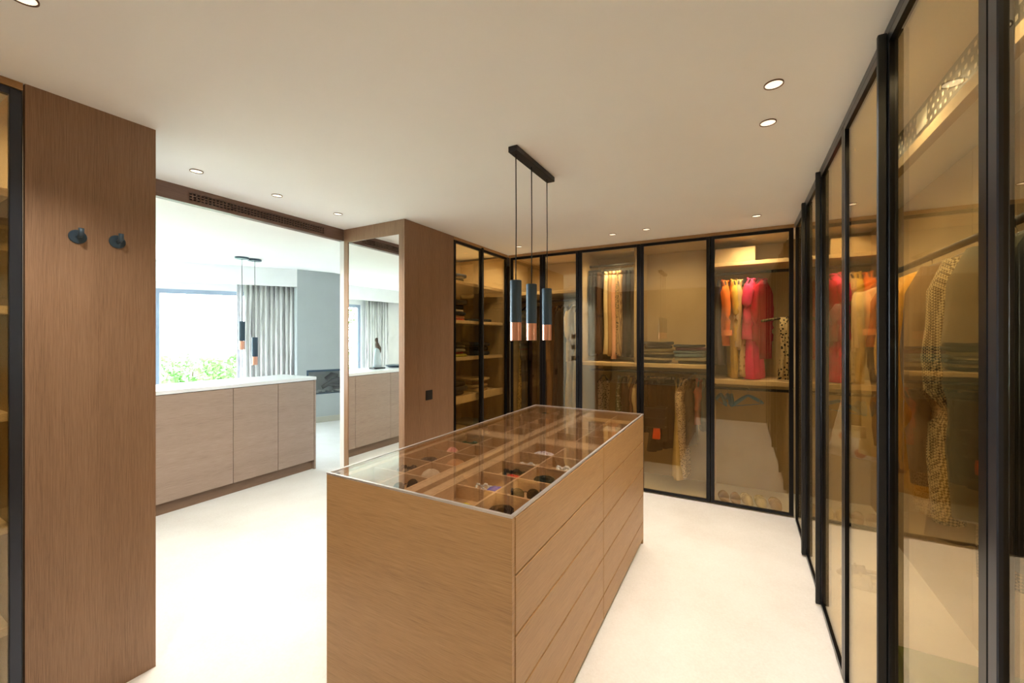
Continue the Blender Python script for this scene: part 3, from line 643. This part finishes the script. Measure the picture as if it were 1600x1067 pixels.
def top_garment(name, loc, rz, L, mat, label, cat, w=.2, th=.035, sleeve=.5, sw=.05, flare=0, collar=True, slmat=None, short=None, hmat=None, group=None, cuff=None):
    GC[0] += 1; e = empty(name, loc, label, cat, group or 'clothes hanging in the wardrobes', rz)
    spec = [(-.060,.045,.022,0,0), (-.078,.07,.028,0,0), (-.10,w*.62,th*.8,0,0), (-.135,w*.95,th,0,0), (-.20,w*.98,th*1.1,0,0), (-.36,w*.9,th*1.1,0,0), (-.60,w*.92+flare*.3,th*1.15,0,0), (-L-.06,w*.95+flare,th*1.3+flare*.15,0,0)]
    spec = [s for s in spec if s[0] > -L-.02 or s is spec[-1]]
    link('body', rings_mesh('body', body_rings(spec, GC[0])), mat, e)
    if sleeve:
        for s in (-1, 1):
            n = 9; pts = []; rad = []
            for i in range(n):
                t = i/(n-1); pts.append((s*(w*.86+.035*math.sin(t*2.4)), .010*math.sin(t*5+GC[0]), -.135-sleeve*t)); rad.append(sw*(.62+.38*math.sin(math.pi*min(1,t*1.2+.25)))*(1 if t>0 else .7)*(1+.06*math.sin(i*2.3)))
            sl = tube('sleeve', pts, rad, slmat or mat, e, N=12); sl.scale = (1, .8, 1)
            if cuff:
                p = pts[-1]; lathe('cuff', [(sw*.55,0),(sw*.9,0),(sw*.92,-.05),(sw*.55,-.05)], cuff, e, (p[0],p[1],p[2]+.02), 14, False)
    if collar:
        tube('collar', [(-.05,0,-.085),(-.035,-.026,-.066),(0,-.034,-.064),(.035,-.026,-.066),(.05,0,-.085),(.03,.022,-.056),(-.03,.022,-.056),(-.05,0,-.085)], .011, slmat or mat, e, N=6)
    hanger(loc, rz, hmat or M_BLACK, short or label[:60], w=w*.86)
    return e
def dress(name, loc, rz, L, mat, label, cat='dress', w=.17, th=.03, flare=.03, short=None, hm=None):
    GC[0] += 1; e = empty(name, loc, label, cat, 'clothes hanging in the wardrobes', rz)
    spec = [(-.105,w*.62,th*.6,0,0), (-.14,w*.7,th*.8,0,0), (-.24,w*.75,th,0,0), (-.42,w*.6,th,0,0), (-.55,w*.75,th*1.1,0,0), (-L-.06,w+flare,th*1.5,0,0)]
    link('body', rings_mesh('body', body_rings(spec, GC[0], 9)), mat, e)
    for s in (-1,1): tube('strap', [(s*w*.5,0,-.11),(s*w*.45,.004,-.095),(s*w*.5,-.006,-.12)], .008, mat, e, N=6)
    hanger(loc, rz, hm or M_BLACK, short, 'wire' if hm else 'bar', w=w*.75); return e
def trousers(loc, rz, L, mat, label, w=.125, th=.022, short=None, name='trousers', cat='trousers', clip=True):
    GC[0] += 1; e = empty(name, loc, label, cat, 'clothes hanging in the wardrobes', rz)
    ms = []
    link('waistband', rings_mesh('waistband', body_rings([(-.075,w*.72,th,0,0),(-.115,w*.74,th,0,0)], GC[0])), mat, e)
    for s in (-1,1):
        ms.append(rings_mesh('l', body_rings([(-.1151,w*.38,th,s*w*.37,0),(-.30,w*.42,th*1.2,s*w*.42,0),(-.6,w*.36,th*1.2,s*w*.40,0),(-L-.06,w*.40,th*1.3,s*w*.46,0)], GC[0]+s, 5, 28)))
    link('leg', ms[0], mat, e); link('leg', ms[1], mat, e)
    h = empty('clothes_hanger', loc, 'clip hanger carrying the '+short, 'hanger', 'clothes hangers', rz)
    tube('hook', [(0,0,-.045),(0,0,-.02),(0,.012,-.010),(0,.016,.002),(0,.008,.0145),(0,-.006,.0155),(0,-.0165,.003)], .0018, M_CHROME, h, N=6)
    tube('crossbar', [(-w*.75,0,-.048),(w*.75,0,-.048)], .004, M_CHROME, h, N=6)
    for s in (-1,1): 
        c = box('clip', -.012,.012,-.006-th,.006+th,-.014,.014, M_BLACK, None); c.parent = h; c.location = (s*w*.5,0,-.064)
    return e
PI2 = math.pi/2
# --- far wardrobe right bay (rail z 2.11): colourful clothes, widths run front to back
zr = 2.11-.003
top_garment('blouse', (-.135,YR,zr), PI2+.12, .62, fabric((.95,.24,.05)), 'orange blouse with gathered sleeve ends at the left of the pink clothes', 'blouse', .18, .03, .42, .05, short='orange blouse', cuff=fabric((.95,.30,.10)))
top_garment('dress', (-.06,YR,zr), PI2+.12, .92, fabric((.72,.50,.10)), 'long mustard yellow dress with floral hem next to orange blouse', 'dress', .17, .035, .5, .045, short='mustard yellow dress')
top_garment('shirt', (-.01,YR,zr), PI2-.05, .66, fabric((.66,.48,.26)), 'pale tan shirt between yellow dress and pink jacket', 'shirt', .17, .025, .55, .04, short='pale tan shirt')
dress('dress', (.03,YR,zr), PI2-.1, .90, fabric((.58,.44,.24), 'floral', (.30,.20,.08), 30), 'tan and white patterned dress just left of the pink jacket', short='tan patterned dress')
top_garment('jacket', (.085,YR-.02,zr), PI2-.16, .56, fabric((.92,.07,.24)), 'bright pink short sleeved jacket in the far right wardrobe', 'jacket', .19, .045, .34, .055, short='bright pink jacket')
dress('dress', (.105,YR,zr), PI2-.18, .915, fabric((.78,.02,.16)), 'shiny magenta long dress hanging below the bright pink jacket', w=.17, th=.045, flare=.05, short='magenta long dress')
top_garment('blouse', (.175,YR+.03,zr), PI2-.35, .74, fabric((.42,.01,.04)), 'deep crimson blouse behind the bright pink jacket', 'blouse', .19, .035, .50, .055, short='crimson blouse')
dress('top', (-.185,YR,zr), PI2+.1, .80, fabric((.06,.05,.10)), 'dark violet dress left of the orange blouse', short='dark violet dress')
# patterned scarf draped on a stick hanger
sc = empty('scarf', (.33, 4.30, 1.68), 'black and cream leopard print scarf in the corner of the far right wardrobe', 'scarf')
link('drape', rings_mesh('drape', body_rings([(0,.03,.02,0,0),(-.1,.035,.025,0,0),(-.3,.03,.022,.01,0),(-.54,.045,.03,.0,0)], 99)), fabric((.45,.36,.22),'spots',(.01,.01,.01),45), sc)
tube('stick', [(-.17,0,-.03),(-.05,0,-.01),(.06,0,.0)], .012, fabric((.06,.04,.03),'spots',(.25,.2,.1),60), sc)
# blue hangers (rail z 1.02)
zr = 1.02-.003
for x, a in ((-.165,PI2+.25), (-.105,PI2+.15), (-.075,PI2+.05)):
    hanger((x,YR,zr), a, M_BLUE, '', 'bar', label={-.165:'empty blue hanger nearest the left side under the pink clothes',-.105:'empty blue hanger, second from the left under the pink clothes',-.075:'empty blue hanger, third from the left under the pink clothes'}[x])
hanger((.06,YR-.02,zr), .85, M_BLUE, '', 'bar', label='empty blue hanger turned flat towards the room under the pink clothes', w=.19)
hanger((.17,YR,zr), PI2-.2, M_CHROME, '', 'wire', label='thin chrome wire hanger at the right of the blue hangers', w=.17)
# block on the upper shelf, standing in for a reflection in the glass
b = box('reflection_block', -.215, .12, 4.43, 4.74, 2.2055, 2.35, M_LIN, None, .004); tag(b, 'cream block standing in for a reflection on the upper shelf above the pink clothes', 'box')
# shoes
def shoe(x, y, rz, mat, label, kind='slipper', z=0):
    e = empty('shoe', (x,y,z), label, 'shoe', 'shoes on the wardrobe floor', rz)
    def outline(k, zz, back=0):
        return [Vector((k*(.042 if v>0 else .034)*(1-.18*max(0,-v))*math.sin(t) if False else k*.042*math.sin(t)*(1-.16*(1-math.cos(t))/2), .125*math.cos(t)*k, zz)) for t in [2*math.pi*j/24 for j in range(24)] for v in [math.cos(t)]]
    link('sole', rings_mesh('sole', [outline(.97,0), outline(1,.006), outline(1,.014), outline(.96,.018)]), mat, e)
    rg = []
    for i in range(9):
        t = i/8; yy = -.01+.125*t; h = .058*(1-t**2.2)+.004; wd = .043*math.sqrt(max(.02,1-t**2.6))
        ring = [Vector((wd*math.cos(a), yy, .016+h*max(0,math.sin(a)))) for a in [math.pi*j/12 for j in range(13)]] + [Vector((-wd*.8,yy,.016)), Vector((wd*.8,yy,.016))]
        rg.append(ring)
    u = link('upper', rings_mesh('upper', rg), mat, e)
    if kind == 'slipper': 
        tube('trim', [(-.043,-.01,.02),(-.035,-.012,.055),(0,-.012,.077),(.035,-.012,.055),(.043,-.01,.02)], .007, mat, e, N=6)
        tube('bow', [(-.02,.03,.072),(-.01,.028,.082),(0,.03,.074),(.01,.028,.082),(.02,.03,.072)], .005, mat, e, N=6)
    if kind in ('slipper','closed'):
        tube('heel_counter', [(-.038,-.02,.03),(-.036,-.08,.035),(-.018,-.118,.04),(0,-.124,.04),(.018,-.118,.04),(.036,-.08,.035),(.038,-.02,.03)], .012, mat, e, N=6)
    return e
cream = fabric((.72,.62,.40)); tan = fabric((.42,.25,.12)); bei = fabric((.50,.36,.2))
for px, py, m, lab, kd, rz in ((1131,778,tan,'tan leather mule furthest left on the wardrobe floor','mule',.25), (1149,784,tan,'tan leather mule beside the cream slippers','mule',.15),
                        (1168,790,cream,'left cream slipper with bow on the wardrobe floor','slipper',math.pi+.2), (1190,795,cream,'right cream slipper with bow on the wardrobe floor','slipper',math.pi+.1), (1214,800,bei,'beige slipper nearest the corner post','slipper',math.pi+.1)):
    q = pt(px, py+2, .0); q.y = max(q.y, 4.33); shoe(q.x, q.y, rz, m, lab, kd)
for x, y, m, lab in ((.66,3.2,cream,'cream slipper on the right-hand wardrobe floor near the floral dress'), (.66,3.32,bei,'beige slipper behind the cream one in the right-hand wardrobe')):
    shoe(x, y, PI2, m, lab)
# --- far wardrobe middle: upper-left trousers (rail 2.29)
zr = 2.29-.003
dk = fabric((.018,.014,.02)); br = fabric((.06,.03,.018)); leo = fabric((.40,.27,.13),'spots',(.015,.01,.008),55)
tr = [(-1.43,dk,.92,'black trousers furthest left above the long shelf','black trousers furthest left'), (-1.395,dk,.90,'second pair of black trousers left of the brown ones','second black trousers'), (-1.355,br,.90,'dark brown trousers left of the cream trousers','dark brown trousers'),
      (-1.275,fabric((.66,.54,.34)),.90,'wide cream trousers in the middle wardrobe','cream trousers'), (-1.225,fabric((.42,.26,.13)),.92,'camel trousers just behind the cream ones','camel trousers'),
      (-1.185,fabric((.68,.36,.25)),.95,'pale pink trousers beside the leopard print ones','pale pink trousers'), (-1.150,leo,.90,'leopard print trousers in the middle wardrobe','leopard trousers'),
      (-1.110,fabric((.50,.34,.20),'check',(.12,.07,.05),90),.92,'brown fine checked trousers right of the leopard print','fine checked trousers'), (-1.06,dk,.93,'black trousers just right of the checked ones','black trousers by the checked ones'), (-1.02,fabric((.01,.015,.02)),.90,'blue-black trousers second from the divider','blue-black trousers'), (-.975,dk,.93,'black trousers touching the divider of the middle wardrobe','black trousers at the divider')]
for x, m, L, lab, sh in tr: trousers((x,YR,zr), PI2+random.uniform(-.12,.12), L, m, lab, short=sh)
# lower left (rail 1.15)
zr = 1.15-.003
dress('dress', (-1.31,YR-.02,zr), .5, .80, fabric((.30,.24,.2),'spots',(.02,.015,.015),60), 'speckled brown dress on a black wire hanger above the island corner', w=.09, short='speckled brown dress')
top_garment('top', (-1.13,YR,zr), PI2+.1, .45, fabric((.12,.15,.10),'floral',(.4,.42,.38),40), 'green and white floral top under the long shelf', 'top', .15, .03, 0, .04, short='green floral top')
top_garment('jacket', (-1.07,YR,zr), PI2+.2, .55, fabric((.03,.02,.018)), 'dark brown jacket left of the striped tops under the long shelf', 'jacket', .2, .04, .5, .05, short='dark brown jacket')
for x, c, lab, sh in ((-1.02,(.52,.40,.22),'cream knitted top under the long shelf','cream knitted top'), (-.98,(.14,.07,.05),'maroon top between two cream tops under the long shelf','maroon top'), (-.94,(.58,.46,.28),'ivory top next to the maroon one under the long shelf','ivory top')):
    top_garment('top', (x,YR,zr), PI2+random.uniform(-.1,.1), .55, fabric(c), lab, 'top', .17, .025, .3, .04, short=sh)
for x, c, L, lab, sh in ((-.86,(.015,.014,.014),.48,'short black skirt first after the centre post under the long shelf','short black skirt'), (-.82,(.03,.03,.035),.42,'charcoal satin skirt second after the centre post','charcoal satin skirt'), (-.775,(.014,.012,.01),.48,'black skirt between satin and brown skirts','black skirt between two others')):
    trousers((x,YR,zr), PI2+.15, L, fabric(c), lab, short=sh, name='skirt', cat='skirt', w=.2)
trousers((-.71,YR-.02,zr), PI2-.5, .72, fabric((.022,.015,.01)), 'long dark brown wide trousers under the jeans shelf', w=.22, th=.035, short='long dark brown trousers')
trousers((-.665,YR,zr), PI2-.35, .62, fabric((.014,.011,.009)), 'long black wide trousers beside the dark brown ones', w=.2, th=.035, short='long black wide trousers')
dress('dress', (-.55,YR,zr), PI2+.1, .96, fabric((.60,.46,.20)), 'cream yellow dress left of the dotted dress under the jeans shelf', short='cream yellow dress')
top_garment('dress', (-.50,YR,zr), PI2-.1, .96, fabric((.62,.50,.36),'spots',(.03,.02,.015),75), 'long black dress with cream dots under the jeans shelf', 'dress', .16, .04, .45, .05, short='dotted dress')
top_garment('coat', (-.43,YR+.02,zr), PI2, .62, fabric((.03,.025,.02)), 'dark coat right of the dotted dress under the jeans shelf', 'coat', .19, .04, .5, .05, short='dark coat')
top_garment('top', (-.36,YR+.04,zr), PI2, .42, fabric((.45,.08,.02)), 'burnt orange top right of the dark coat', 'top', .17, .03, .2, .05, short='burnt orange top')
top_garment('top', (-.30,YR+.04,zr), PI2, .48, fabric((.02,.02,.02)), 'black top against the side panel under the jeans shelf', 'top', .17, .03, .3, .05, short='black top at the side panel')
# basket with orange cloth
bk_ = empty('wire_basket', (-.74, 4.24, .62), 'black open basket hanging low in the middle wardrobe', 'basket')
for z, r in ((.20,.004), (.10,.003), (.01,.003)):
    k = .085 if z>.15 else .078
    tube('rim' if z > .15 else 'hoop', [(-k*1.3,-.05,z),(k*1.3,-.05,z),(k*1.3,.05,z),(-k*1.3,.05,z),(-k*1.3,-.05,z)], r, M_BLACK, bk_, N=6)
pouch_ = link('cloth_lining', rings_mesh('cloth_lining', [[Vector((.1*k*math.cos(t),.045*k*math.sin(t),z)) for t in [2*math.pi*j/20 for j in range(20)]] for z,k in ((.0,.6),(.02,.9),(.12,1.0),(.19,1.0))]), dk, bk_)
tag(link('orange_cloth', rings_mesh('orange_cloth', body_rings([(0,.03,.015,0,0),(-.05,.035,.018,0,0),(-.105,.036,.02,0,0)], 55)), fabric((.90,.10,.02)), None, (-.72,4.235,.62)), 'bright orange cloth hanging below the black basket', 'cloth')
# --- long dresses in the left far wardrobe
zr = 1.93-.003
ld = [(-2.27,(.40,.28,.10),'spots',(.10,.06,.02),'gold sequinned long dress in the far left corner'), (-2.215,(.05,.06,.09),None,None,'navy long dress beside the gold sequinned one'), (-2.16,(.02,.016,.015),None,None,'black long coat third from the left corner'),
      (-2.10,(.04,.02,.02),None,None,'very dark maroon long coat fourth from the left corner'), (-2.04,(.025,.02,.018),None,None,'black long dress just left of the narrow door seam'), (-1.97,(.05,.028,.018),None,None,'dark brown long coat at the narrow door seam'),
      (-1.90,(.30,.15,.06),None,None,'caramel long coat behind the door seam'), (-1.84,(.04,.02,.018),None,None,'dark plum long dress right of the caramel coat'), (-1.77,(.018,.016,.016),None,None,'black long coat in the narrow wardrobe bay'),
      (-1.68,(.56,.42,.20),None,None,'pale sand long coat right in the narrow bay'), (-1.61,(.50,.40,.24),None,None,'beige long dress touching the side panel'), ]
for i, (x, c, pt_, c2, lab) in enumerate(ld):
    m = fabric(c, pt_, c2 or (.02,.015,.01), 60)
    if i in (0,4,7,10): dress('dress', (x,YR,zr), PI2+random.uniform(-.15,.15), 1.5, m, lab, short=lab)
    else: top_garment('coat', (x,YR,zr), PI2+random.uniform(-.1,.1), 1.3, m, lab, 'coat', .19, .032, .55, .045, short=lab)
# --- right-hand wardrobes (rail at x .70, z 2.02); widths run across
zr = 1.84-.003
HT = fabric((.52,.42,.24),'check',(.02,.02,.02),190); TW = fabric((.30,.20,.12),'check',(.05,.035,.025),190)
top_garment('coat', (.70,2.36,zr), -.25, .80, fabric((.66,.50,.26)), 'long cream coat with turned cuff left of the thick black post', 'coat', .25, .04, .62, .06, short='long cream coat', cuff=fabric((.74,.60,.36)))
top_garment('coat', (.70,1.97,zr), -.12, .80, fabric((.14,.08,.04)), 'brown coat behind the tan suede one', 'coat', .24, .04, .6, .06, short='brown coat')
top_garment('coat', (.70,1.865,zr), -.08, .80, fabric((.66,.38,.09)), 'tan suede coat first right of the thick black post', 'coat', .245, .035, .66, .055, short='tan suede coat')
top_garment('jacket', (.70,1.755,zr), -.1, .76, fabric((.62,.30,.03)), 'mustard brown jacket beside the tan suede coat', 'jacket', .23, .03, .62, .05, short='mustard brown jacket')
top_garment('coat', (.70,1.60,zr), -.08, .84, fabric((.26,.17,.10)), 'taupe coat on the highest hanger between mustard and houndstooth jackets', 'coat', .245, .035, .62, .055, short='taupe coat')
top_garment('coat', (.70,1.475,zr), -.05, .74, HT, 'long cream and black houndstooth coat in the near right-hand wardrobe', 'coat', .235, .035, .68, .055, short='houndstooth coat')
top_garment('coat', (.70,1.33,zr), -.05, .62, fabric((.10,.105,.08)), 'dark grey-green coat nearest to the viewer on the right', 'coat', .24, .05, .62, .06, short='dark grey-green coat')
top_garment('jacket', (.70,1.42,zr), -.02, .86, TW, 'brown tweed coat low between houndstooth and dark coat', 'coat', .20, .03, .0, .05, short='brown tweed coat')
trousers((.70,1.22,zr), .0, .80, fabric((.30,.32,.29)), 'light grey trousers hanging nearest to the viewer', w=.22, th=.03, short='light grey trousers')
top_garment('coat', (.70,1.10,zr), 0, .9, fabric((.03,.035,.03)), 'near black coat at the edge of the photo', 'coat', .24, .045, .62, .06, short='near black coat')
dress('dress', (.68,3.0,zr), -.1, .95, fabric((.66,.62,.62),'floral',(.55,.16,.12),14), 'white lace dress with red and brown flowers behind right-hand glass', w=.20, th=.04, flare=.03, short='white floral dress')
top_garment('blouse', (.70,3.12,zr), 0, .60, fabric((.26,.28,.24)), 'grey-green blouse beside the floral dress', 'blouse', .2, .035, .5, .05, short='grey-green blouse')
gb = empty('storage_crate', (.68, 1.86, 0), 'olive green upright storage crate on the right-hand wardrobe floor', 'crate')
gm = fabric((.13,.17,.01))
for (a,b_,c,d) in ((.50,.51,1.76,1.99),(.85,.86,1.76,1.99),(.51,.85,1.76,1.77),(.51,.85,1.98,1.99)): box('side', a,b_,c,d, 0,.36, gm, gb, .001)
box('bottom', .51,.85,1.77,1.98,0,.01, gm, gb); box('lid', .495,.865,1.755,1.995,.3605,.385, fabric((.16,.20,.02)), gb, .003)
# --- folded clothes
FG = [0]
def folded(x, y, z, w, d, h, c, label, rz=0, name='folded_clothes', pat=None, c2=(.05,.05,.05), group='folded clothes'):
    FG[0] += 1; rnd = random.Random(FG[0]); rg = []
    ph = rnd.random()*6
    for kz, k in ((0,.93),(.12,.985),(.35,1.0),(.65,1.0),(.88,.985),(1,.93)):
        ring = []
        for j in range(28):
            t = 2*math.pi*j/28; cx, sy = math.cos(t), math.sin(t); e = .42
            ring.append(Vector((math.copysign(abs(cx)**e,cx)*w/2*k*(1+.025*math.sin(3*t+ph)), math.copysign(abs(sy)**e,sy)*d/2*k*(1+.025*math.cos(2*t+ph)), h*kz*(1+(.12*math.sin(2*t+ph) if kz>.5 else 0)))))
        rg.append(ring)
    o = link(name, rings_mesh(name, rg), fabric(c, pat, c2, 45), None, (x,y,z), (0,0,rz+rnd.uniform(-.06,.06)))
    return tag(o, label, 'clothes', group)
ORD = ['topmost','second','third','fourth','fifth','sixth','seventh','eighth']
def stack(x, y, z, w, d, items, where, kind='garment', rz=0, group=None):
    n = len(items); zz = z+.0005
    for i, (c, h, cn) in enumerate(items):   # bottom first
        lab = '%s folded %s, %s from the top %s' % (cn, kind, ORD[n-1-i], where) if i < n-1 else '%s folded %s, topmost %s' % (cn, kind, where)
        folded(x+random.uniform(-.018,.018), y+random.uniform(-.012,.012), zz, w*random.uniform(.80,1.0), d*random.uniform(.9,1), h, c, lab, rz+random.uniform(-.1,.1), 'folded_'+kind.replace(' ','_'), group=group or 'folded clothes')
        zz += h*1.13
NV=((.02,.03,.05),'navy'); BK=((.012,.013,.015),'black'); JB=((.13,.20,.28),'faded blue'); WH=((.66,.62,.52),'off-white'); OL=((.16,.13,.06),'olive'); GY=((.28,.28,.24),'grey'); PU=((.14,.08,.16),'purple'); BG=((.50,.38,.22),'beige'); RD=((.55,.06,.05),'red'); PK=((.7,.3,.25),'pink'); YL=((.45,.42,.08),'lime'); TN=((.35,.22,.10),'tan')
def it(*a): return [(c[0], h, c[1]) for c, h in a]
stack(-.735, 4.42, 1.25, .33, .34, it((NV,.028),(WH,.022),(BK,.026),(WH,.02),(OL,.032),(BK,.032),(BK,.03)), 'of the left jeans pile', 'jeans')
stack(-.425, 4.42, 1.25, .32, .34, it((BK,.026),(GY,.032),(JB,.03),(JB,.028),(PU,.026),(NV,.022)), 'of the right jeans pile', 'jeans')
YY = (3.34, 3.72); XX = -2.66
def shelf_stacks(z, a, b, lev):
    if a: stack(XX, 3.37, z, .42, .34, it(*a), 'of the nearer pile, '+lev, 'sweater')
    if b: stack(XX, 3.84, z, .42, .34, it(*b), 'of the farther pile, '+lev, 'sweater')
shelf_stacks(2.06, [(NV,.04),(NV,.04)], None, 'top shelf by the pier')
shelf_stacks(1.675, [(RD,.02),(PK,.03),(NV,.03),(WH,.025),(NV,.04),(BK,.04)], [(NV,.03)], 'second shelf by the pier')
shelf_stacks(1.31, [(YL,.025),(RD,.02),(GY,.03),(BK,.03)], [(NV,.045),(BK,.045),(NV,.04)], 'third shelf by the pier')
shelf_stacks(.92, [(NV,.04),(NV,.04),(BK,.04)], [(BG,.035),(BG,.035),(TN,.03),(BG,.03)], 'fourth shelf by the pier')
shelf_stacks(.50, [(OL,.03),(YL,.03),(BG,.03)], [(TN,.04),(GY,.03)], 'lowest shelf by the pier')
for z, its, lev in ((2.06, [(NV,.04),(BK,.04)], 'top shelf at left edge'), (1.62, [(NV,.04),(JB,.03),(NV,.04)], 'second shelf at left edge'), (1.22, [(BK,.04),(GY,.03),(BK,.05)], 'third shelf at left edge'), (.80, [(BK,.04),(BK,.05)], 'fourth shelf at left edge')):
    stack(-2.66, .24, z, .42, .34, it(*its), 'of the pile, '+lev, 'sweater')
